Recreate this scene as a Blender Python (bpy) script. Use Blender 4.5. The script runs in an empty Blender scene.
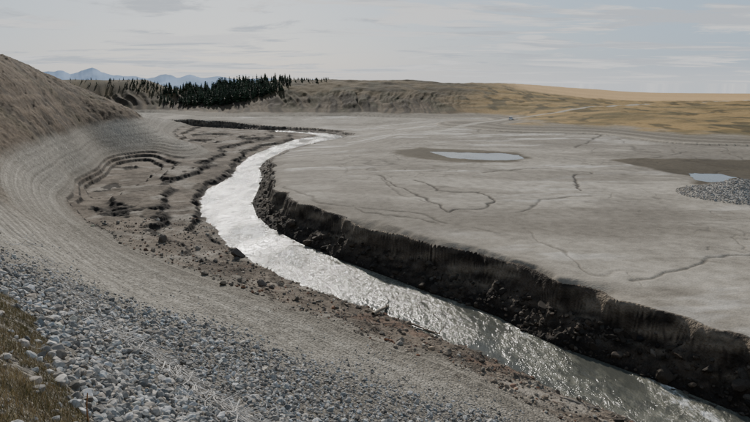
import bpy, math, numpy as np, random
from mathutils import Vector
rng=np.random.default_rng(7); random.seed(7)
CAMZ=25.0; PITCH=12.8; FPX=560.0
s_,c_=math.sin(math.radians(PITCH)),math.cos(math.radians(PITCH))
# --- unproject image pixels through the camera to a chosen height or distance ---
def ray(x,y):
    u=(x-375)/FPX; v=(y-211)/FPX
    return u, c_-v*s_, -s_-v*c_
def P(x,y,z=None,Y=None):
    u,dy,dz=ray(x,y)
    t=(z-CAMZ)/dz if Y is None else Y/dy
    return (u*t,dy*t,CAMZ+dz*t)
def P2(pts,z): return np.array([P(x,y,z)[:2] for x,y in pts])
# --- noise ---
def _h(ix,iy,seed):
    h=(ix*374761393+iy*668265263+seed*144269504)&0xffffffff
    h=((h^(h>>13))*1274126177)&0xffffffff
    h=((h^(h>>15))*2246822519)&0xffffffff
    return ((h^(h>>16))&0xffffff)/float(0xffffff)
def vn(x,y,seed=0):
    x=np.asarray(x,float);y=np.asarray(y,float)
    fx=np.floor(x);fy=np.floor(y);ix=fx.astype(np.int64);iy=fy.astype(np.int64)
    tx=x-fx;ty=y-fy;tx=tx*tx*(3-2*tx);ty=ty*ty*(3-2*ty)
    a=_h(ix,iy,seed);b=_h(ix+1,iy,seed);c=_h(ix,iy+1,seed);d=_h(ix+1,iy+1,seed)
    return (a+(b-a)*tx)*(1-ty)+(c+(d-c)*tx)*ty
def fbm(x,y,o=4,seed=0,g=.5):
    r=0;a=1;t=0
    for i in range(o):
        r=r+a*vn(x,y,seed+i*17);t+=a;a*=g;x,y=x*1.73+y*1.02+11.3,y*1.73-x*1.02+7.1
    return r/t*2-1
def ss(a,b,x):
    t=np.clip((x-a)/(b-a),0,1);return t*t*(3-2*t)
def inside(px,py,poly):
    r=np.zeros(px.shape,bool);n=len(poly)
    for i in range(n):
        x1,y1=poly[i];x2,y2=poly[(i+1)%n]
        if y1==y2: continue
        c=((y1>py)!=(y2>py))
        r^=c&(px<(x2-x1)*(py-y1)/(y2-y1)+x1)
    return r
def pdist(px,py,pl,closed=False):
    d=np.full(px.shape,1e12);n=len(pl)
    for i in range(n if closed else n-1):
        x1,y1=pl[i];x2,y2=pl[(i+1)%n];dx=x2-x1;dy=y2-y1;L=dx*dx+dy*dy+1e-9
        t=np.clip(((px-x1)*dx+(py-y1)*dy)/L,0,1)
        d=np.minimum(d,(px-x1-t*dx)**2+(py-y1-t*dy)**2)
    return np.sqrt(d)
# --- thin plate surfaces through control points, mostly unprojected image pixels ---
OY=-4.0
def q(x,y):
    return np.stack([2*np.arctan2(x,y-OY),np.log(np.maximum(np.hypot(x,y-OY),2))],-1)
class TPS:
    def __init__(s,pts,lam=1e-3):
        pts=np.array(pts,float);s.k=q(pts[:,0],pts[:,1]);n=len(pts)
        K=s.U(s.k,s.k)+lam*np.eye(n);Q=np.hstack([np.ones((n,1)),s.k])
        A=np.zeros((n+3,n+3));A[:n,:n]=K;A[:n,n:]=Q;A[n:,:n]=Q.T
        s.w=np.linalg.solve(A,np.concatenate([pts[:,2],np.zeros(3)]))
    def U(s,a,b):
        r2=((a[:,None,:]-b[None,:,:])**2).sum(-1)
        return .5*r2*np.log(r2+1e-12)
    def __call__(s,x,y):
        a=q(x,y);out=np.empty(len(a))
        for i in range(0,len(a),60000):
            b=a[i:i+60000];out[i:i+60000]=s.U(b,s.k)@s.w[:-3]+s.w[-3]+b@s.w[-2:]
        return out
Redge=[P(x,y,0)[:2] for x,y in [(900,480),(820,447),(750,418),(700,398),(650,379),(600,361),(560,347),(525,332),(500,318),(470,306),(430,293),(385,276),(340,260),(300,243),(270,228),(256,215),(252,203),(258,190),(262,178),(259,168),(266,160),(284,150.5),(312,143.5),(335,140),(343,137),(335,134.3),(300,131.5),(250,129.8),(160,125)]]
Ledge=[P(x,y,0)[:2] for x,y in [(800,490),(655,424),(610,404),(560,384),(520,366),(492,353),(470,345),(440,331),(410,316),(370,303),(330,290),(290,274),(262,262),(240,247),(224,230),(210,212),(207,200),(212,190),(226,183),(238,176),(243,166),(255,156),(277,146.5),(297,140),(318,136.6),(322,135),(300,132.6),(250,130.8),(160,125.8)]]
Redge=[(200,-200),(100,-70),(60,0)]+Redge+[(-300,430),(-700,560)]
Ledge=[(180,-210),(85,-78),(48,0)]+Ledge+[(-300,420),(-700,548)]
Redge=np.array(Redge);Ledge=np.array(Ledge)
WATER=np.vstack([Redge,Ledge[::-1]])
RLAND=np.vstack([Redge,[(-30000,3000),(-30000,30000),(30000,30000),(30000,-30000)]])
LP=[P(x,y,.3) for x,y in [(700,450),(610,406),(520,368),(440,333),(370,305),(290,276),(240,249),(208,210),(212,189),(240,173),(262,152),(300,137.5)]]
LP+=[P(x,y,2.5) for x,y in [(640,440),(500,385),(400,345),(300,308),(200,272),(130,245),(85,222),(64,200),(72,180),(100,162),(150,150),(200,147)]]
LP+=[P(*a) for a in [(0,422,21.3),(0,360,20.7),(0,300,19.5),(0,250,17),(0,210,13.5),(0,180,11.5),(0,160,12),(0,140,14),(60,165,6.5),(30,190,7.5),(50,230,11),(70,130,12),(140,122,9),(100,145,5.5),(180,139,6),(100,422,19.5),(200,422,16.5),(300,422,12),(400,422,8),(500,422,4.5),(600,422,1.5),(100,350,17.5),(200,350,12.5),(300,350,7),(100,300,14),(200,300,8),(100,260,8.5),(30,215,10.5),
 (190,240,1.6),(160,225,2),(130,190,2.1),(170,170,2),(200,160,2.0),(230,150,1.4),(260,142,1.2),(230,143,1.8),(350,310,1.4),(450,345,1.4),(250,270,1.3),(550,395,1.3)]]
LP+=[P(x,y,Y=Y) for x,y,Y in [(0,72,150),(40,80,180),(70,92,200),(100,98,215),(125,106,222),(140,115,225),(160,130,228),(180,141,230),(60,110,175)]]
LP+=[(-40,0,24),(-80,40,27),(-150,100,30),(-30,-30,24),(0,-30,23.5),(25,-15,18),(40,-40,16),(80,-90,12),(0,0,23.3),(-3,1,23),(10,5,17.5),(20,15,8),(30,0,10),(-200,200,29),(-400,260,30),(-100,300,1.8),(-60,275,1.6)]
hLf=TPS(LP)
RP=[P(x,y,5) for x,y in [(900,420),(750,334),(600,292),(430,240),(300,198),(750,250),(500,200),(350,170),(600,180),(750,200),(900,250),(900,180),(430,150),(400,135),(500,150),(530,160),(390,160),(450,166),(600,160),(680,160),(680,185),(450,131),(520,136),(600,140),(750,150),(900,158)]]
RP+=[P(*a) for a in [(273,178,4.6),(277,165,3.6),(295,155,2.2),(320,149,1.6),(352,144,1.5),(362,137,1.8),(345,131,1.7),(320,129,2),(375,140,3.2),(335,160,3.8),(160,122,2.2),(250,126.5,2.2),(60,120,2),(450,122,6.5),(520,124,7),(600,127,6.8),(680,133,7),(750,137,7),(900,142,7)]]
RP+=[P(x,y,Y=Y) for x,y,Y in [(0,112,400),(100,112,400),(150,113,395),(0,82,450),(70,82,450),(120,83,450),(60,98,420),(130,98,420),(175,88,455),(180,101,420),(230,104,390),(230,90,450),(290,110,370),(290,88,420),(350,117,350),(350,88.5,420),(420,119,330),(420,88,430),(480,116,340),(480,89,440),(540,100,400),(540,90,500),(620,100,450),(620,90,700),(750,101,400),(750,92,650),(700,112,300),(600,112,300),(520,118,310),(900,112,300),(900,92,650)]]
hRf=TPS(RP)
pool1=P2([(425,151),(450,151.5),(475,152.5),(500,152.5),(521,155),(526,158.5),(508,160.5),(480,160),(450,158)],5)
wet1=P2([(392,149),(420,147.5),(470,150),(520,152),(532,158),(507,163),(450,161.5),(410,157)],5)
pool2=P2([(684,172.5),(720,173),(740,177),(730,181.5),(706,182.5),(694,180)],5)
wet2=P2([(612,160),(680,158),(760,158),(860,162),(840,176),(740,183),(700,184),(685,176),(650,169)],5)
mound=P(747,196,5)
cracks=[P2(l,5) for l in [[(372,172),(395,185),(425,200),(450,212),(480,209),(490,200),(478,193),(440,190),(415,180)],[(480,172),(540,168),(592,172),(578,176),(577,190)],[(575,147),(600,136)],[(640,160),(690,152)],[(285,186),(330,205),(420,215),(520,240)],[(640,283),(700,262),(760,250)],[(380,178),(400,196),(440,206)],[(520,212),(545,200),(590,196)],[(350,206),(362,214),(440,222)]]]
road=np.array([P(425,133,5)[:2],P(470,126,5.5)[:2],P(505,120,Y=310)[:2],P(560,117,Y=320)[:2],P(640,112,Y=380)[:2],P(800,108,Y=430)[:2]])
def mix(a,b,t): return a+(b-a)*t
def C(r,g,b): return np.array([r,g,b])[None,:]
def terrace(z,h,k):
    f=z/h;i=np.floor(f);return h*(i+ss(k,1,f-i)), ss(k-.1,k+.1,f-i)*(1-ss(.95,1,f-i))
def terrain(x,y,color=False):
    x=np.asarray(x,float);y=np.asarray(y,float);n=len(x)
    r=np.hypot(x,y);az=np.arctan2(x,y)
    right=inside(x,y,RLAND);wat=inside(x,y,WATER)&~right
    z=np.zeros(n);col=np.tile(C(.25,.235,.205),(n,1));msk=np.zeros((n,3))
    # ---------- far / right side ----------
    I=np.where(right)[0]
    X=x[I];Y=y[I];R=r[I];A=az[I]
    rc=mix(470,720,ss(.12,.38,A));rc=mix(rc,530,ss(-.3,-.45,A))
    k=np.minimum(1,rc/np.maximum(R,1))
    h=hRf(X*k,Y*k)
    flat=(h>5)&(h<5.7)
    h=np.where(flat,5+np.clip(h-5,0,1)**2/1.4,h)
    h=np.clip(h,1.2,28)-np.maximum(R-rc,0)*.014
    n1=fbm(X/55,Y/55,4,3);n2=fbm(X/9,Y/9,4,5);n3=fbm(X/1.6,Y/1.6,4,8)
    hill=ss(6.5,12,h)
    gul=np.abs(fbm(A*55+n1*1.2+n2*.2,R/150,4,21,.6))
    bluff=hill*(1-ss(17,22,h))*(1-ss(.10,.2,A))*(1-ss(500,600,R))
    h2=h+bluff*(gul*4.5-1.3)+hill*n1*.5+hill*n2*.9*ss(600,450,R)+ (1-hill)*(n1*.05+n2*.03)*(R<400)
    md=np.exp(-(((X-mound[0])/7.5)**2+((Y-mound[1])/6.5)**2))
    h2+=md*3.0+md*n3*.35
    d=pdist(X,Y,Redge)
    w=4.3+2.0*fbm(X/8,Y/8,3,31)+.7*fbm(X/2.5,Y/2.5,3,33)
    w=np.maximum(w,1.6)
    t=d/w
    tt=t+.03*n3
    brk=.66+.16*fbm(X/6,Y/6,3,36)
    prof=np.where(tt<brk,.46*np.clip(tt/brk,0,1)**.85,.46+.54*ss(0,1,(tt-brk)/(.97-brk)))
    face=1-ss(.97,1.02,tt)
    lump=fbm(X/2.4,Y/2.4,4,44);blk=np.abs(fbm(X/1.0+3,Y/1.0,3,45))
    h3=h2*prof+face*ss(0,.15,tt)*(1-ss(.6,.95,tt))*(lump*1.1+blk*1.0-.2)*(np.maximum(h2,0)/5)
    far2=np.clip(d-w,0,99)
    h3-= (1-face)*ss(2.4+2.4*fbm(X/9,Y/9,3,77),0,far2)*.9*ss(-.15,.3,fbm(X/14,Y/14,2,71))*(h2/5)
    ck=np.zeros(len(I))
    near=R<330
    ii=np.where(near&(face<.5)&(R>60))[0]
    if len(ii):
        wx=X[ii]+1.6*fbm(X[ii]/5,Y[ii]/5,3,51);wy=Y[ii]+1.6*fbm(X[ii]/5,Y[ii]/5,3,52)
        for j,cl in enumerate(cracks):
            dd=pdist(wx,wy,cl);ww=(.14+.0015*R[ii])
            ck[ii]=np.maximum(ck[ii],np.exp(-(dd/ww)**2)*(.95 if j<3 else .6)*ss(-.8,-.1,fbm(wx/6,wy/6,2,60)))
        nn=np.abs(fbm(wx/16,wy/26,3,61));ck[ii]=np.maximum(ck[ii],.55*ss(.03,.0,nn)*ss(-.2,.3,fbm(wx/50,wy/50,2,62)))
        nn=np.abs(fbm(wx/5,wy/7,3,63));ck[ii]=np.maximum(ck[ii],.35*ss(.05,.0,nn)*ss(0,.4,fbm(wx/25,wy/25,2,69)))
    h3-=ck*.22
    for pl in(pool1,pool2):
        e=np.where(inside(X,Y,pl))[0]
        if len(e): h3[e]=5-.35*ss(0,1.2,pdist(X[e],Y[e],pl,True)-1.6*np.abs(fbm(X[e]/4,Y[e]/4,3,72)))
    z[I]=h3
    if color:
        base=mix(C(.305,.274,.228),C(.205,.182,.149),ss(-.35,.35,n1)[:,None])
        st=fbm(X/14+Y/30,Y/3.5-X/16,4,65,.6)
        base=mix(base,C(.43,.40,.355),(ss(.0,.32,st)*ss(-.25,.25,fbm(X/30,Y/20,3,66))*.95)[:,None])
        st2=fbm(X/40+5,Y/9+X/60,5,64,.6);base=mix(base,C(.145,.127,.103),(ss(.0,.35,st2)*.6)[:,None])
        base=base*(1+.24*n2+.18*n3)[:,None]
        spk=fbm(X/2.8+Y/9,Y/1.5,3,75);base=base*(1-.28*ss(.15,.5,spk)*ss(-.2,.3,fbm(X/20,Y/20,2,76)))[:,None]
        base=mix(base,C(.15,.132,.11),(.5*ss(.15,.5,fbm(X/26+9,Y/40,4,67)))[:,None])
        base=mix(base,C(.045,.04,.035),ck[:,None])
        for wt in(wet1,wet2):
            e=np.where((R>100)&(R<280))[0]
            dd=pdist(X[e],Y[e],wt,True)*np.where(inside(X[e],Y[e],wt),1,-1)+3.2*fbm(X[e]/8,Y[e]/8,4,68)
            m=ss(-1.4,1.4,dd)
            base[e]=mix(base[e],C(.075,.062,.044)*(1+.4*fbm(X[e]/10,Y[e]/10,3,70))[:,None],m[:,None])
        base=mix(base,C(.29,.275,.25)*(1+.3*n3)[:,None],ss(.08,.3,md)[:,None])
        band=vn(h*5.0+n2*.3,h*0,91)*.5+vn(h*13+n2*.5,h*0,92)*.5
        shore=ss(5.08,5.7,h)
        base=mix(base,C(.20,.175,.14)*(.45+1.1*band)[:,None],shore[:,None])
        gold=mix(C(.27,.18,.074),C(.12,.092,.042),ss(-.3,.4,fbm(X/30,Y/12,4,93,.6))[:,None])
        brown=mix(C(.088,.066,.043),C(.030,.023,.016),ss(0.03,.28,gul)[:,None])*(1+.45*fbm(X/6,Y/6,3,94))[:,None]
        brown=mix(brown,mix(C(.105,.077,.04),C(.045,.036,.021),ss(-.3,.3,fbm(X/12,Y/12,4,90))[:,None]),(ss(14,20,h+3*n1)*.85)[:,None])
        g=ss(6.6,7.6,h+.6*n2)
        veg=mix(brown,gold,ss(.10,.24,A+.04*n1)[:,None])
        base=mix(base,veg,g[:,None])
        wheat=ss(470,500,R+12*n1)*ss(.20,.26,A+.02*n1)
        base=mix(base,C(.46,.30,.14)*(.9+.2*vn(R/18,A*3,95))[:,None],wheat[:,None])
        scrub=ss(.15,.4,fbm(X/7,Y/14,3,96))*g*(1-wheat)
        base=mix(base,C(.042,.038,.02),(scrub*.75)[:,None])
        rd=pdist(X,Y,road);base=mix(base,C(.36,.33,.28),(ss(2.8,1.6,rd)*.7)[:,None])
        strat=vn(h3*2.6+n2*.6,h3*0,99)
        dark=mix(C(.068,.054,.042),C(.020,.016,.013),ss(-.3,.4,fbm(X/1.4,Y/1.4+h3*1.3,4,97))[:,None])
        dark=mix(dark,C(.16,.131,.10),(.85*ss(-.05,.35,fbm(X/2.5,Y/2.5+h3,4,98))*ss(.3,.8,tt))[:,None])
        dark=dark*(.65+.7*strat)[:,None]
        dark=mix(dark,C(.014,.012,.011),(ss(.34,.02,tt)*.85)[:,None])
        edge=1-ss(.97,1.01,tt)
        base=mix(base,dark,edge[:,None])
        base=mix(base,C(.14,.12,.096),(.5*(1-edge)*ss(5,0,far2+2*n2))[:,None])
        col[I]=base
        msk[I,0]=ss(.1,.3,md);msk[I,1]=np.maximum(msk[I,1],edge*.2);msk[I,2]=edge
    # ---------- near / left side ----------
    I=np.where(~right&~wat)[0]
    X=x[I];Y=y[I];R=r[I]
    k=np.minimum(1,420/np.maximum(R,1))
    h=hLf(X*k,Y*k)
    h=np.clip(h,.35,34)
    n1=fbm(X/30,Y/30,4,103);n2=fbm(X/6,Y/6,4,105);n3=fbm(X/1.2,Y/1.2,4,108)
    nb=fbm(X/16,Y/16,3,107)
    d=pdist(X,Y,Ledge)
    low=1-ss(2.0,2.9,h+.25*n2)
    mid=ss(62,90,R)
    hh=h
    hw=np.minimum(h,.35+d*.11)
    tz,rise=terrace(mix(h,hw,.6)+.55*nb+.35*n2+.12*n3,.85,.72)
    hh=mix(hh,np.maximum(tz-.2*nb+.2,.2),low*(.25+.75*mid))
    tz2,rise2=terrace(h+.10*n2,.62,.5)
    up=(1-low)*ss(30,45,R)*(1-ss(9,13,h))
    hh=mix(hh,tz2,up*.6)
    hh+=low*(n3*.18+n2*.2)+(1-low)*(n3*.035+n2*.06*ss(20,60,R))
    top=ss(10.5,13,h+.8*n1+.5*n2)*ss(60,85,R)
    rill=np.abs(fbm(X/9+h*.5,Y/5-h*.5,4,111))
    hh+=top*(-1.2*rill+.3+.25*n3+.6*n2)
    e=ss(0,2.8+2.2*n2,d)
    hh=hh*e+ (1-e)*(-.25)+ .15*n3*ss(0,1,d)*(1-ss(2,6,d))
    z[I]=hh
    if color:
        band=vn(h*4.3+n2*.25,h*0,191)*.5+vn(h*11+n2*.5,h*0,192)*.5
        base=mix(C(.22,.203,.173),C(.165,.15,.126),ss(-.4,.4,n1)[:,None])
        base=base*(1+(.95*(band-.5))*ss(24,50,R))[:,None]
        trk=ss(1.9,2.2,h+.1*n2)*(1-ss(3.6,4.4,h+.1*n2))
        base=mix(base,C(.152,.137,.114)*(.75+.5*vn(h*9+n2*.2,h*0,193))[:,None],(trk*.85)[:,None])
        lo=mix(C(.155,.128,.101),C(.08,.065,.051),ss(-.35,.35,n2+.4*n3)[:,None])
        lo=mix(lo,C(.25,.225,.19),(.7*ss(.05,.45,fbm(X/5+3,Y/5,4,194)))[:,None])
        lo=mix(lo,C(.15,.092,.065),(.5*ss(.2,.5,fbm(X/3,Y/3,4,195))*(1-mid))[:,None])
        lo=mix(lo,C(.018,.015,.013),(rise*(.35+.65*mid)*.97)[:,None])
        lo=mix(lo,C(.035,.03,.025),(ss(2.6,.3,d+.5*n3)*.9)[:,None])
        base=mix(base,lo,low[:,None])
        br=mix(C(.105,.078,.054),C(.045,.035,.025),ss(-.3,.4,fbm(X/4,Y/4,4,196)+.8*rill-.2)[:,None])*(.75+.5*vn(h*2.2+n2*1.2,X/30,197))[:,None]
        br=mix(br,C(.075,.064,.036),(.4*ss(.1,.45,fbm(X/8,Y/8,4,198)))[:,None])
        base=mix(base,br,top[:,None])
        base=base*(1+.18*n3)[:,None]
        rip=(1-ss(28,36,R+3*n2))
        base=mix(base,C(.11,.101,.088),(rip*.8)[:,None])
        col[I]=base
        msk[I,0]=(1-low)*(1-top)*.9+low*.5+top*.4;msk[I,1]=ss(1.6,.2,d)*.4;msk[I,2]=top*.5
    I=np.where(wat)[0]
    X=x[I];Y=y[I]
    dw=np.minimum(pdist(X,Y,Ledge),pdist(X,Y,Redge))
    z[I]=-.25-.8*ss(0,3,dw)
    col[I]=C(.05,.045,.038)
    return z,np.clip(col,.008,.8),msk
def H(x,y): return terrain(np.atleast_1d(x),np.atleast_1d(y))[0]
def pixel_to_ground(x,y):  # camera ray through an image pixel to its first terrain hit
    u,dy,dz=ray(x,y);t=np.geomspace(4,900,1500)
    zz=H(u*t,dy*t);b=np.where(CAMZ+dz*t<zz)[0]
    k=t[b[0]] if len(b) else 400
    return u*k,dy*k,float(H(u*k,dy*k)[0])
# --- materials helpers ---
def newmat(name):
    m=bpy.data.materials.new(name);m.use_nodes=True;nt=m.node_tree;return m,nt,nt.nodes['Principled BSDF']
def simple(name,col,rough=.8,scale=6,var=.35,bump=.3):
    m,nt,b=newmat(name);N=nt.nodes;Lk=nt.links
    tc=N.new('ShaderNodeTexCoord');no=N.new('ShaderNodeTexNoise');no.inputs['Scale'].default_value=scale;no.inputs['Detail'].default_value=6
    Lk.new(tc.outputs['Object'],no.inputs['Vector'])
    cr=N.new('ShaderNodeValToRGB');cr.color_ramp.elements[0].position=.3;cr.color_ramp.elements[1].position=.7
    cr.color_ramp.elements[0].color=tuple(c*(1-var) for c in col)+(1,);cr.color_ramp.elements[1].color=tuple(min(1,c*(1+var)) for c in col)+(1,)
    Lk.new(no.outputs['Fac'],cr.inputs[0]);Lk.new(cr.outputs[0],b.inputs['Base Color'])
    if bump>0:
        bp=N.new('ShaderNodeBump');bp.inputs['Strength'].default_value=bump;bp.inputs['Distance'].default_value=.05
        Lk.new(no.outputs['Fac'],bp.inputs['Height']);Lk.new(bp.outputs[0],b.inputs['Normal'])
    b.inputs['Roughness'].default_value=rough;return m
def vcolmat(name,rough=.85,scale=20,var=.3):
    m,nt,b=newmat(name);N=nt.nodes;Lk=nt.links
    at=N.new('ShaderNodeAttribute');at.attribute_name='Col'
    tc=N.new('ShaderNodeTexCoord');no=N.new('ShaderNodeTexNoise');no.inputs['Scale'].default_value=scale;no.inputs['Detail'].default_value=3
    Lk.new(tc.outputs['Object'],no.inputs['Vector'])
    mr=N.new('ShaderNodeMapRange');mr.inputs[1].default_value=.25;mr.inputs[2].default_value=.75;mr.inputs[3].default_value=1-var;mr.inputs[4].default_value=1+var
    Lk.new(no.outputs['Fac'],mr.inputs[0])
    vm=N.new('ShaderNodeVectorMath');vm.operation='SCALE';Lk.new(at.outputs['Color'],vm.inputs[0]);Lk.new(mr.outputs[0],vm.inputs['Scale'])
    Lk.new(vm.outputs[0],b.inputs['Base Color']);b.inputs['Roughness'].default_value=rough;b.inputs['Specular IOR Level'].default_value=.2
    return m
def mkmesh(name,V,F,col=None,mat=None,smooth=False,nper=None):
    me=bpy.data.meshes.new(name);V=np.asarray(V,np.float32);F=np.asarray(F,np.int32);k=F.shape[1]
    me.vertices.add(len(V));me.vertices.foreach_set('co',V.ravel())
    me.loops.add(F.size);me.loops.foreach_set('vertex_index',F.ravel())
    me.polygons.add(len(F));me.polygons.foreach_set('loop_start',np.arange(0,F.size,k,dtype=np.int32));me.polygons.foreach_set('loop_total',np.full(len(F),k,np.int32))
    me.polygons.foreach_set('use_smooth',np.full(len(F),smooth))
    me.update(calc_edges=True)
    if col is not None:
        a=me.color_attributes.new('Col','FLOAT_COLOR','POINT');c4=np.ones((len(V),4),np.float32);c4[:,:3]=col;a.data.foreach_set('color',c4.ravel())
    ob=bpy.data.objects.new(name,me);bpy.context.collection.objects.link(ob)
    if mat: me.materials.append(mat)
    return ob
# --- terrain mesh ---
D=math.radians
azs=np.concatenate([np.linspace(D(-125),D(-41),60,endpoint=False),np.linspace(D(-41),D(41),1050,endpoint=False),np.linspace(D(41),D(125),60)])
rs=np.concatenate([np.geomspace(2,9,60,endpoint=False),np.geomspace(9,480,1150,endpoint=False),np.geomspace(480,16000,110)])
AA,RR=np.meshgrid(azs,rs,indexing='ij')
TX=(RR*np.sin(AA)).ravel();TY=(RR*np.cos(AA)+OY).ravel()
tz,tc_,tm_=terrain(TX,TY,True)
na,nr=len(azs),len(rs);idx=np.arange(na*nr).reshape(na,nr)
F=np.stack([idx[:-1,:-1],idx[:-1,1:],idx[1:,1:],idx[1:,:-1]],-1).reshape(-1,4)[:,::-1]
m,nt,b=newmat('ground_soil');N=nt.nodes;Lk=nt.links
at=N.new('ShaderNodeAttribute');at.attribute_name='Col'
mk=N.new('ShaderNodeAttribute');mk.attribute_name='Mask';sp=N.new('ShaderNodeSeparateColor');Lk.new(mk.outputs['Color'],sp.inputs[0])
tc=N.new('ShaderNodeTexCoord')
def noise(sc,det=6,dim='3D'):
    n=N.new('ShaderNodeTexNoise');n.inputs['Scale'].default_value=sc;n.inputs['Detail'].default_value=det;Lk.new(tc.outputs['Object'],n.inputs['Vector']);return n
def M(op,a,b_=None,c=None):
    n=N.new('ShaderNodeMath');n.operation=op
    for i,v in enumerate((a,b_,c)):
        if v is None: continue
        if isinstance(v,(int,float)): n.inputs[i].default_value=v
        else: Lk.new(v,n.inputs[i])
    return n.outputs[0]
vo=N.new('ShaderNodeTexVoronoi');vo.inputs['Scale'].default_value=7;Lk.new(tc.outputs['Object'],vo.inputs['Vector'])
sv=N.new('ShaderNodeSeparateColor');Lk.new(vo.outputs['Color'],sv.inputs[0])
n1=noise(.9,5);n2=noise(5,3)
pv=M('MULTIPLY_ADD',sv.outputs[0],1.1,.45)
pv=M('MULTIPLY_ADD',M('SUBTRACT',pv,1),sp.outputs[0],1)
nv=M('MULTIPLY',M('MULTIPLY_ADD',n1.outputs['Fac'],.9,.55),M('MULTIPLY_ADD',n2.outputs['Fac'],.7,.65))
vm=N.new('ShaderNodeVectorMath');vm.operation='SCALE';Lk.new(at.outputs['Color'],vm.inputs[0]);Lk.new(M('MULTIPLY',pv,nv),vm.inputs['Scale'])
Lk.new(vm.outputs[0],b.inputs['Base Color'])
Lk.new(M('MULTIPLY_ADD',sp.outputs[1],-.7,.95),b.inputs['Roughness']);b.inputs['Specular IOR Level'].default_value=.12
ht=M('ADD',M('MULTIPLY',M('MULTIPLY',vo.outputs['Distance'],-.35),sp.outputs[0]),M('ADD',M('MULTIPLY',n2.outputs['Fac'],M('MULTIPLY_ADD',sp.outputs[2],.5,.14)),M('MULTIPLY',n1.outputs['Fac'],M('MULTIPLY_ADD',sp.outputs[2],1.6,.28))))
bp=N.new('ShaderNodeBump');bp.inputs['Strength'].default_value=.9;bp.inputs['Distance'].default_value=.4;Lk.new(ht,bp.inputs['Height']);Lk.new(bp.outputs[0],b.inputs['Normal'])
gr=mkmesh('ground',np.stack([TX,TY,tz],1),F,tc_,m,True)
a=gr.data.color_attributes.new('Mask','FLOAT_COLOR','POINT');c4=np.ones((len(TX),4),np.float32);c4[:,:3]=tm_;a.data.foreach_set('color',c4.ravel())
# --- water ---
def water(name,col,rough,dist,sc,strength,foam_glint=0):
    m,nt,b=newmat(name);N=nt.nodes;Lk=nt.links
    b.inputs['Base Color'].default_value=(*col,1);b.inputs['Roughness'].default_value=rough;b.inputs['IOR'].default_value=1.33
    tc=N.new('ShaderNodeTexCoord');mp=N.new('ShaderNodeMapping');mp.inputs['Rotation'].default_value=(0,0,D(40));mp.inputs['Scale'].default_value=(1,.55,1)
    Lk.new(tc.outputs['Object'],mp.inputs[0])
    a=N.new('ShaderNodeTexNoise');a.inputs['Scale'].default_value=sc;a.inputs['Detail'].default_value=5;a.inputs['Roughness'].default_value=.62;a.inputs['Distortion'].default_value=.3
    Lk.new(mp.outputs[0],a.inputs['Vector'])
    a2=N.new('ShaderNodeTexNoise');a2.inputs['Scale'].default_value=sc*.10;a2.inputs['Detail'].default_value=4;Lk.new(mp.outputs[0],a2.inputs['Vector'])
    mr=N.new('ShaderNodeMapRange');mr.inputs[1].default_value=.38;mr.inputs[2].default_value=.62;mr.inputs[3].default_value=.3;mr.inputs[4].default_value=1.3;Lk.new(a2.outputs['Fac'],mr.inputs[0])
    mu=N.new('ShaderNodeMath');mu.operation='MULTIPLY';Lk.new(a.outputs['Fac'],mu.inputs[0]);Lk.new(mr.outputs[0],mu.inputs[1])
    bp=N.new('ShaderNodeBump');bp.inputs['Strength'].default_value=strength;bp.inputs['Distance'].default_value=dist
    Lk.new(mu.outputs[0],bp.inputs['Height']);Lk.new(bp.outputs[0],b.inputs['Normal'])
    if foam_glint:
        # riffles, with sun glint upstream painted white into the colour, silt streaks elsewhere
        f=N.new('ShaderNodeTexNoise');f.inputs['Scale'].default_value=.9;f.inputs['Detail'].default_value=6;f.inputs['Roughness'].default_value=.72;Lk.new(mp.outputs[0],f.inputs['Vector'])
        sy=N.new('ShaderNodeSeparateXYZ');Lk.new(tc.outputs['Object'],sy.inputs[0])
        up=N.new('ShaderNodeMapRange');up.inputs[1].default_value=60;up.inputs[2].default_value=120;up.inputs[3].default_value=0;up.inputs[4].default_value=.075;Lk.new(sy.outputs[1],up.inputs[0])
        f2=N.new('ShaderNodeMath');f2.operation='MULTIPLY_ADD';Lk.new(f.outputs['Fac'],f2.inputs[0]);Lk.new(a2.outputs['Fac'],f2.inputs[1]);Lk.new(up.outputs[0],f2.inputs[2])
        r=N.new('ShaderNodeValToRGB');e=r.color_ramp.elements;e[0].position=.20;e[0].color=(col[0]*.5,col[1]*.52,col[2]*.55,1);e[1].position=.40;e[1].color=(.68,.68,.66,1)
        n=e.new(.32);n.color=(*[c*1.25 for c in col],1)
        Lk.new(f2.outputs[0],r.inputs[0]);Lk.new(r.outputs[0],b.inputs['Base Color'])
    return m
wm=water('river_water',(.14,.137,.11),.13,.32,1.7,1.0,1)
def sheet(name,x0,x1,y0,y1,z,mat):
    return mkmesh(name,[(x0,y0,z),(x1,y0,z),(x1,y1,z),(x0,y1,z)],[[0,1,2,3]],None,mat)
sheet('river_water',-700,160,-60,560,0,wm)
pm=water('pool_water',(.10,.09,.072),.12,.03,3,.8)
for pl in(pool1,pool2):
    mkmesh('pool_water',[(p[0],p[1],4.93) for p in pl],[list(range(len(pl)))],None,pm)
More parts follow.
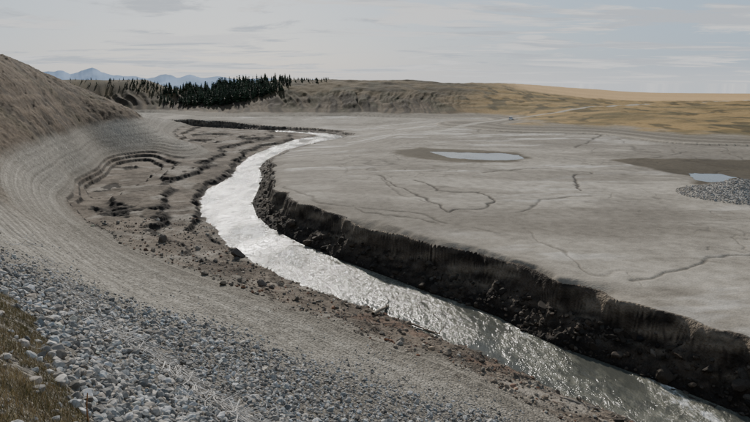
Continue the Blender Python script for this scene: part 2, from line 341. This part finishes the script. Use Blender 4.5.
# --- rocks ---
import bmesh
def templ(sub,k,seed):
    bm=bmesh.new();bmesh.ops.create_icosphere(bm,subdivisions=sub,radius=1)
    v=np.array([p.co[:] for p in bm.verts]);f=np.array([[q_.index for q_ in p.verts] for p in bm.faces]);bm.free()
    R=np.random.default_rng(seed);out=[]
    for i in range(k):
        w=v*(1+R.normal(0,.06,(len(v),1)))
        for j in range(9):
            nn=R.normal(size=3);nn/=np.linalg.norm(nn);dd=R.uniform(.45,.85)
            w=w-np.maximum(w@nn-dd,0)[:,None]*nn
        w=w*np.array([1,R.uniform(.65,.95),R.uniform(.45,.8)]);w/=np.abs(w).max();out.append(w)
    return np.array(out),f
def rotm(n):
    qn=rng.normal(size=(n,4));qn/=np.linalg.norm(qn,axis=1)[:,None];w,x,y,z=qn.T
    return np.stack([1-2*(y*y+z*z),2*(x*y-z*w),2*(x*z+y*w),2*(x*y+z*w),1-2*(x*x+z*z),2*(y*z-x*w),2*(x*z-y*w),2*(y*z+x*w),1-2*(x*x+y*y)],1).reshape(n,3,3)
def rocks(name,px,py,sz,col,mat,sub=1,sink=.25):
    T,f=templ(sub,14,len(px)%97+sub);n=len(px);ti=rng.integers(0,14,n)
    V=T[ti]*sz[:,None,None];V=np.einsum('nij,nkj->nki',rotm(n),V)
    V[:,:,2]*=.8
    z=H(px,py)+sz*sink
    V+=np.stack([px,py,z],1)[:,None,:]
    nv=T.shape[1];FF=(f[None]+np.arange(n)[:,None,None]*nv).reshape(-1,3)
    return mkmesh(name,V.reshape(-1,3),FF,np.repeat(col,nv,0),mat)
rm=vcolmat('rock_surface',.85,14,.35)
def rockcol(n,base=(.25,.24,.224),sd=.40,hi=.44):
    v=np.exp(rng.normal(0,sd,n));t=rng.normal(0,.05,n)
    c=np.array(base)[None]*v[:,None];c[:,0]*=1+t;c[:,2]*=1-t
    return np.clip(c,.012,hi)
def grassy(x,y):
    r=np.hypot(x,y);a=np.degrees(np.arctan2(x,y));return (a< -29.2-(r-8)*.55+3*fbm(x/1.3,y/1.3,3,301))&(r<19)
def field(n,a0,a1,r0,r1):
    a=np.radians(rng.uniform(a0,a1,n));r=rng.uniform(r0,r1,n);return r*np.sin(a),r*np.cos(a)
X,Y=field(64000,-44,33,5,52);r=np.hypot(X,Y);z=H(X,Y)
edge=1-ss(25,42,r+6*fbm(X/5,Y/5,3,303))
keep=(z>3.2)&(rng.random(len(X))<.16+.84*edge)&~(grassy(X,Y)&(rng.random(len(X))<.94));X,Y,r,edge=X[keep],Y[keep],r[keep],edge[keep]
sz=np.clip(np.exp(rng.normal(math.log(.074),.52,len(X))),.022,.28)*(.4+.6*edge);sz=np.minimum(sz,.05+.0085*r)
nr_=r<15
rocks('riprap_stones',X[nr_],Y[nr_],sz[nr_],rockcol(nr_.sum()),rm,2)
rocks('riprap_stones',X[~nr_],Y[~nr_],sz[~nr_],rockcol((~nr_).sum()),rm,1)
# scattered shoreline stones and rubble
X,Y=field(14000,-28,36,34,105);z,d=H(X,Y),pdist(X,Y,Ledge)
keep=(z>.02)&(z<2.6)&~inside(X,Y,RLAND)&~inside(X,Y,WATER);X,Y=X[keep],Y[keep]
cc=rockcol(len(X),(.165,.14,.112));red=rng.random(len(X))<.14;cc[red]=rockcol(red.sum(),(.17,.095,.062))
rocks('shoreline_rubble',X,Y,np.clip(np.exp(rng.normal(math.log(.10),.55,len(X))),.03,.5),cc,rm,1)
# clods fallen from the cut bank
i=rng.integers(3,24,1900);t=rng.random(1900);bx=Redge[i]+(Redge[i+1]-Redge[i])*t[:,None];tn=Redge[i+1]-Redge[i];tn/=np.linalg.norm(tn,axis=1)[:,None]
off=rng.uniform(-.6,3.0,1900);X=bx[:,0]+tn[:,1]*off;Y=bx[:,1]-tn[:,0]*off
keep=(H(X,Y)<3.0)&(np.hypot(X,Y)<190);X,Y=X[keep],Y[keep]
rocks('fallen_mud_clods',X,Y,np.clip(np.exp(rng.normal(math.log(.2),.6,len(X))),.06,1.0),rockcol(len(X),(.042,.034,.027),.4),rm,3,-.05)
# gravel mound stones
a=rng.uniform(0,6.28,5500);rr=rng.random(5500)**.5*12;X=mound[0]+rr*np.cos(a);Y=mound[1]+rr*np.sin(a)*.85
rocks('gravel_mound',X,Y,np.clip(np.exp(rng.normal(math.log(.10),.4,len(X))),.04,.35),rockcol(len(X),(.25,.232,.21),.18),rm,1)
for (px,py,sc,cb) in [(238,257,1.25,(.08,.066,.054)),(215,262,.5,(.10,.085,.07)),(262,285,.7,(.12,.1,.085)),(272,288,.5,(.12,.1,.085)),(441,325,.42,(.07,.04,.028)),(162,241,.9,(.1,.085,.07)),(498,350,.4,(.18,.11,.08)),(505,352,.35,(.28,.26,.24)),(222,285,.5,(.08,.066,.05))]:
    x0,y0,z0=pixel_to_ground(px,py);rocks('boulder',np.array([x0]),np.array([y0]),np.array([sc]),np.array([cb]),rm,3,.35)
# --- tubes for driftwood ---
def tubes(name,paths,mat,col=None,sides=5):
    V=[];Fq=[];Cc=[]
    for pts,r0,r1,c in paths:
        pts=np.array(pts);n=len(pts);b0=len(V)
        for k in range(n):
            tg=pts[min(k+1,n-1)]-pts[max(k-1,0)];tg=tg/(np.linalg.norm(tg)+1e-9)
            u=np.cross(tg,[.3,.2,1]);u/=np.linalg.norm(u)+1e-9;w=np.cross(tg,u);rad=r0+(r1-r0)*k/(n-1)
            for j in range(sides):
                a=2*math.pi*j/sides;V.append(pts[k]+rad*(math.cos(a)*u+math.sin(a)*w));Cc.append(c)
        for k in range(n-1):
            for j in range(sides):
                a=b0+k*sides+j;bb=b0+k*sides+(j+1)%sides;Fq.append([a,bb,bb+sides,a+sides])
    return mkmesh(name,V,Fq,np.array(Cc),mat,True)
wood=vcolmat('bleached_wood',.8,30,.25)
line=np.array([pixel_to_ground(*p)[:2] for p in [(18,236),(45,262),(72,292),(100,322),(130,345),(160,362),(185,382),(215,402),(245,425)]])
paths=[]
def stick(x,y,L,rad,c,lift=.08):
    a=rng.normal(-.75,.7);el=rng.uniform(-.02,.25);n=6
    bend=rng.normal(0,.5)
    xs=[];ys=[];cx,cy=x,y
    for k in range(n):
        xs.append(cx);ys.append(cy);aa=a+bend*(k/n-.5)+rng.normal(0,.12);cx+=math.cos(aa)*L/(n-1);cy+=math.sin(aa)*L/(n-1)
    zz=H(np.array(xs),np.array(ys))
    zz=np.maximum(zz,zz.mean()-.1)+lift+rad+el*L*np.linspace(0,1,n)*.5
    pts=list(zip(xs,ys,zz));paths.append((pts,rad,rad*.35,c))
    if L>.6:
        for _ in range(rng.integers(1,4)):
            k=rng.integers(1,4);p=np.array(pts[k]);a2=a+rng.choice([-1,1])*rng.uniform(.4,1);l2=L*rng.uniform(.25,.5)
            e=p+np.array([math.cos(a2)*l2,math.sin(a2)*l2,rng.uniform(-.05,.2)*l2]);mid_=(p+e)/2+rng.normal(0,.03,3)
            paths.append(([p,mid_,e],rad*.6,rad*.2,c))
for _ in range(300):
    k=min(int(rng.random()**.8*(len(line)-1)),len(line)-2);t=rng.random();p=line[k]+(line[k+1]-line[k])*t;dd=np.hypot(*p)
    p=p+rng.normal(0,.02*dd,2)
    g=rng.uniform(.38,.62);stick(p[0],p[1],float(np.clip(rng.lognormal(-.25,.5),.3,2.4)),rng.uniform(.010,.026),(g,g*.95,g*.88),.13)
tubes('driftwood_branches',paths,wood)
paths=[]
for _ in range(140):
    px=rng.uniform(230,640);py=300+(px-300)*.33+rng.normal(0,16);g=rng.uniform(.12,.4)
    xx,yy,zz=P(px,py,1.6)
    if inside(np.array([xx]),np.array([yy]),RLAND)[0] or inside(np.array([xx]),np.array([yy]),WATER)[0]: continue
    stick(xx,yy,float(np.clip(rng.lognormal(0,.5),.4,3)),rng.uniform(.02,.05),(g,g*.8,g*.65),.03)
tubes('shoreline_driftwood',paths,wood)
def log(px,py,px2,py2,rad,c):
    a=np.array(pixel_to_ground(px,py));b_=np.array(pixel_to_ground(px2,py2));a[2]+=rad*.9;b_[2]+=rad*2.5;pts=[a+(b_-a)*t+np.array([0,0,.06*math.sin(t*7)]) for t in np.linspace(0,1,7)]
    ps=[(pts,rad,rad*.6,c)]
    for t,dx,dyy,dz in[(.95,.5,.3,.5),(.9,-.4,.2,.45),(.6,.2,-.3,.4)]:
        p=a+(b_-a)*t;ps.append(([p,p+np.array([dx,dyy,dz])*.6,p+np.array([dx*1.3,dyy,dz*1.6])],rad*.45,rad*.15,c))
    tubes('driftwood_log',ps,wood,sides=8)
log(373,316,393,307,.2,(.26,.22,.17));log(408,324,440,337,.11,(.2,.15,.11));log(560,398,600,412,.08,(.3,.26,.22))
# --- dry grass ---
def blades(name,X,Y,hgt,wid,cols,mat):
    n=len(X);Z=H(X,Y)-.01;a=rng.uniform(0,6.28,n);le=rng.uniform(.1,.7,n)*hgt;la=rng.uniform(0,6.28,n)
    w=np.stack([np.cos(a),np.sin(a),0*a],1)*wid[:,None]/2;B=np.stack([X,Y,Z],1)
    l=np.stack([np.cos(la)*le,np.sin(la)*le,0*a],1);up=np.array([0,0,1])[None]*hgt[:,None]
    Mi=B+l*.35+up*.6;T=B+l+up*.95
    V=np.stack([B-w,B+w,Mi+w*.7,Mi-w*.7,T],1)
    f=np.array([[0,1,2],[0,2,3],[3,2,4]]);FF=(f[None]+np.arange(n)[:,None,None]*5).reshape(-1,3)
    return mkmesh(name,V.reshape(-1,3),FF,np.repeat(cols,5,0),mat)
gm=vcolmat('dry_grass',.8,3,.2)
X,Y=field(120000,-46,-22,4.5,20);X+=rng.normal(0,.1,len(X))
cl=fbm(X/.35,Y/.35,3,401)
keep=(grassy(X,Y)&(cl>-.3))|((fbm(X/.9,Y/.9,3,402)>.50)&(np.degrees(np.arctan2(X,Y))<-24));X,Y,cl=X[keep],Y[keep],cl[keep]
t=rng.random(len(X))[:,None]+.5*fbm(X/.8,Y/.8,3,403)[:,None];gc=np.where(t<.35,C(.13,.12,.055),np.where(t<.75,C(.28,.22,.12),C(.42,.35,.23)))*rng.uniform(.6,1.3,(len(X),1))
blades('dry_grass',X,Y,rng.uniform(.04,.15,len(X))*(1+.7*cl),rng.uniform(.005,.011,len(X)),gc,gm)
x0,y0,z0=pixel_to_ground(88,422)
paths=[([np.array([x0,y0,z0-.1]),np.array([x0+.01,y0,z0+.25]),np.array([x0+.05,y0,z0+.5])],.012,.009,(.25,.13,.06))]
tubes('wooden_stake',paths,wood)
# --- conifers ---
def conifers(name,pts):
    V=[];Fs=[];Cc=[]
    for x,y,z,h in pts:
        rad=h*rng.uniform(.22,.36);tiers=9;k=rng.uniform(.6,1.4)
        b0=len(V)
        for j in range(5):
            a=j*1.2566;V.append((x+.18*math.cos(a),y+.18*math.sin(a),z-.5));Cc.append((.05,.035,.025))
        V.append((x,y,z+h*.98));Cc.append((.03,.04,.02))
        for j in range(5): Fs.append((b0+j,b0+(j+1)%5,b0+5))
        for tI in range(tiers):
            f=tI/tiers;zc=z+h*(.06+.9*f);rr=rad*(1-f)**.7*rng.uniform(.75,1.25);nb=9
            for j in range(nb):
                a=6.283*j/nb+rng.uniform(-.3,.3)+tI;L=rr*rng.uniform(.6,1.3);wd=.38*L+.12
                ca,sa=math.cos(a),math.sin(a);dz=-L*rng.uniform(.1,.45)
                c=np.array((.024,.036,.019))*k*rng.uniform(.5,1.9)
                bb=len(V)
                V+= [(x,y,zc+h*.07),(x+ca*L*.6-sa*wd,y+sa*L*.6+ca*wd,zc+dz*.8),(x+ca*L,y+sa*L,zc+dz),(x+ca*L*.6+sa*wd,y+sa*L*.6-ca*wd,zc+dz*.8)]
                Cc+=[c]*4;Fs+=[(bb,bb+1,bb+2),(bb,bb+2,bb+3)]
    return mkmesh(name,V,Fs,np.array(Cc),vcolmat('conifer_needles',.7,2,.3))
pts=[]
for _ in range(640):
    px=rng.normal(226,34)
    if not 160<px<292: continue
    Yd=rng.uniform(388+abs(px-226)*.45,462)
    x=(px-375)/FPX*Yd/1.01;pts.append((x,Yd,4.2+4.0*math.exp(-((px-232)/36)**2)))
for _ in range(260):
    px=rng.choice([rng.uniform(70,172),rng.uniform(130,178),rng.uniform(280,330)]);Yd=rng.uniform(436,464);pts.append(((px-375)/FPX*Yd/1.01,Yd,1.9))
zz=H(np.array([p[0] for p in pts]),np.array([p[1] for p in pts]))
conifers('conifer_grove',[(p[0],p[1],z,p[2]*rng.uniform(.5,1.35)) for p,z in zip(pts,zz)])
# parked car, tiny in the distance
def parked_car(px,py,ang):
    x,y,z=pixel_to_ground(px,py);e=bpy.data.objects.new('parked_car',None);bpy.context.collection.objects.link(e);e.location=(x,y,z+.02);e.rotation_euler=(0,0,ang)
    paint=simple('white_car_paint',(.75,.75,.75),.35,2,.03,0);gl=simple('car_glass',(.02,.025,.03),.1,2,.1,0);ty=simple('tyre_rubber',(.02,.02,.02),.8)
    def part(nm,prof,w,mat):
        n=len(prof);V=[(a,-w/2,b_) for a,b_ in prof]+[(a,w/2,b_) for a,b_ in prof];me=bpy.data.meshes.new(nm)
        me.from_pydata(V,[],[list(range(n))[::-1],list(range(n,2*n))]+[[i,(i+1)%n,n+(i+1)%n,n+i] for i in range(n)]);me.materials.append(mat)
        o=bpy.data.objects.new(nm,me);bpy.context.collection.objects.link(o);o.parent=e;return o
    part('body',[(-2.2,.35),(2.2,.35),(2.25,.75),(1.2,.95),(-2.2,1.0)],1.8,paint)
    part('windows',[(-1.9,.99),(1.1,.94),(.45,1.42),(-1.6,1.44)],1.62,gl);part('roof',[(-1.65,1.44),(.5,1.42),(.4,1.5),(-1.5,1.52)],1.6,paint)
    for i,(a,b_) in enumerate([(-1.4,.8),(1.4,.8),(-1.4,-.8),(1.4,-.8)]):
        bpy.ops.mesh.primitive_cylinder_add(radius=.34,depth=.22,location=(a,b_,.34),rotation=(D(90),0,0));o=bpy.context.object;o.name='wheel_%d'%(i+1);o.parent=e;o.data.materials.append(ty)
parked_car(511,120,1.2)
# --- distant mountains ---
prof=[(-300,66),(-200,72),(-100,66),(0,70),(20,71),(40,73),(58,70),(70,74),(82,71),(92,67),(101,72),(112,75),(130,76),(148,78),(165,74),(176,77),(190,75),(205,78),(222,76),(240,79),(262,78),(285,80.5),(310,79.5),(345,82),(380,86),(420,90)]
xs=np.linspace(-300,420,900);ys=np.interp(xs,[p[0] for p in prof],[p[1] for p in prof])
ys=ys-1.6*fbm(xs/9,xs*0,4,501)
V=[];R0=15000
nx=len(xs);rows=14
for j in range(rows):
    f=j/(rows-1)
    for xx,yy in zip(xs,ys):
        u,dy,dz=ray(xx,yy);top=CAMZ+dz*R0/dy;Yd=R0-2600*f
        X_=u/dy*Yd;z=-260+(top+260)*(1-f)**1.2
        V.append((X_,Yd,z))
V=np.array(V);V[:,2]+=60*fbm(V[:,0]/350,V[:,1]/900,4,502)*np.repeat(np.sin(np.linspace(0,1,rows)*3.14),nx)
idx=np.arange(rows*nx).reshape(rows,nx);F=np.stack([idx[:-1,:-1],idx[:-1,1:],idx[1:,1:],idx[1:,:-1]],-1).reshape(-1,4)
mkmesh('mountains',V,F,None,simple('mountain_haze_blue',(.22,.33,.50),1,.002,.14,0),True)  # blue aerial haze painted into the mountains' base colour
# --- sky & sun ---
SAZ,SEL=D(-14),D(28)
w=bpy.data.worlds.new('World');bpy.context.scene.world=w;w.use_nodes=True;nt=w.node_tree;N=nt.nodes;Lk=nt.links
bg=N['Background'];bg.inputs[1].default_value=.14
sk=N.new('ShaderNodeTexSky');sk.sky_type='NISHITA';sk.sun_disc=False;sk.sun_elevation=SEL;sk.sun_rotation=SAZ;sk.air_density=1;sk.dust_density=1.5
tc=N.new('ShaderNodeTexCoord');sx=N.new('ShaderNodeSeparateXYZ');Lk.new(tc.outputs['Generated'],sx.inputs[0])
den=M('ADD',M('MAXIMUM',sx.outputs[2],0),.06)
cx=M('DIVIDE',sx.outputs[0],den);cy=M('DIVIDE',sx.outputs[1],den)
cb=N.new('ShaderNodeCombineXYZ');Lk.new(cx,cb.inputs[0]);Lk.new(cy,cb.inputs[1])
def wn(scale,vec,det=5,rough=.55,dist=.3,off=(0,0,0)):
    mp=N.new('ShaderNodeMapping');mp.inputs['Scale'].default_value=vec;mp.inputs['Location'].default_value=off;Lk.new(cb.outputs[0],mp.inputs[0])
    n=N.new('ShaderNodeTexNoise');n.inputs['Scale'].default_value=scale;n.inputs['Detail'].default_value=det;n.inputs['Roughness'].default_value=rough;n.inputs['Distortion'].default_value=dist;Lk.new(mp.outputs[0],n.inputs['Vector']);return n.outputs['Fac']
def mr(v,a,b_,c=0,d=1):
    n=N.new('ShaderNodeMapRange');n.interpolation_type='SMOOTHSTEP';Lk.new(v,n.inputs[0])
    for i,q_ in enumerate((a,b_,c,d)): n.inputs[i+1].default_value=q_
    return n.outputs[0]
cov=mr(wn(.55,(.75,1.2,1),7,.65,.5,(3.1,1.7,0)),.48,.56,.0,1)
brt=mr(wn(.9,(.6,1.5,1),7,.65,.6),.42,.57,0,1)
cr=N.new('ShaderNodeMix');cr.data_type='RGBA';cr.inputs[6].default_value=(4.4,4.75,5.2,1);cr.inputs[7].default_value=(6.5,6.55,6.6,1);Lk.new(brt,cr.inputs[0])
bl=N.new('ShaderNodeMix');bl.data_type='RGBA';bl.inputs[0].default_value=.8;Lk.new(sk.outputs[0],bl.inputs[6]);bl.inputs[7].default_value=(2.9,4.0,5.4,1)
hz=mr(sx.outputs[2],0,.04,.55,0)
mx=N.new('ShaderNodeMix');mx.data_type='RGBA';Lk.new(cov,mx.inputs[0]);Lk.new(bl.outputs[2],mx.inputs[6]);Lk.new(cr.outputs[2],mx.inputs[7])
mx2=N.new('ShaderNodeMix');mx2.data_type='RGBA';Lk.new(hz,mx2.inputs[0]);Lk.new(mx.outputs[2],mx2.inputs[6]);mx2.inputs[7].default_value=(6.3,6.3,6.3,1)
# small lenticular cloud
ex=M('DIVIDE',M('SUBTRACT',M('DIVIDE',sx.outputs[0],M('MAXIMUM',sx.outputs[1],.01)),.268),.027)
ez=M('DIVIDE',M('SUBTRACT',sx.outputs[2],.0745),.0045)
el=mr(M('ADD',M('MULTIPLY',ex,ex),M('MULTIPLY',ez,ez)),.35,1.3,.75,0)
mx3=N.new('ShaderNodeMix');mx3.data_type='RGBA';Lk.new(el,mx3.inputs[0]);Lk.new(mx2.outputs[2],mx3.inputs[6]);mx3.inputs[7].default_value=(6.8,6.8,6.8,1)
# sky dimmed above the view to cut ambient fill and add contrast
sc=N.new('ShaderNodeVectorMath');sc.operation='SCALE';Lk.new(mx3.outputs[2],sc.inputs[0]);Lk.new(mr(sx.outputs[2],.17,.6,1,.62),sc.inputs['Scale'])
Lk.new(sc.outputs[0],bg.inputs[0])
S=Vector((math.sin(SAZ)*math.cos(SEL),math.cos(SAZ)*math.cos(SEL),math.sin(SEL)))
ld=bpy.data.lights.new('sun','SUN');ld.energy=5.0;ld.angle=D(1.5);ld.color=(1,.94,.85);lo=bpy.data.objects.new('sun',ld);bpy.context.collection.objects.link(lo);lo.rotation_euler=S.to_track_quat('Z','Y').to_euler()
# --- camera ---
cd=bpy.data.cameras.new('camera');cd.sensor_width=36;cd.lens=36*FPX/750;cd.clip_end=60000;cd.clip_start=.1
co=bpy.data.objects.new('camera',cd);bpy.context.collection.objects.link(co);co.location=(0,0,CAMZ);co.rotation_euler=(D(90-PITCH),0,0);bpy.context.scene.camera=co
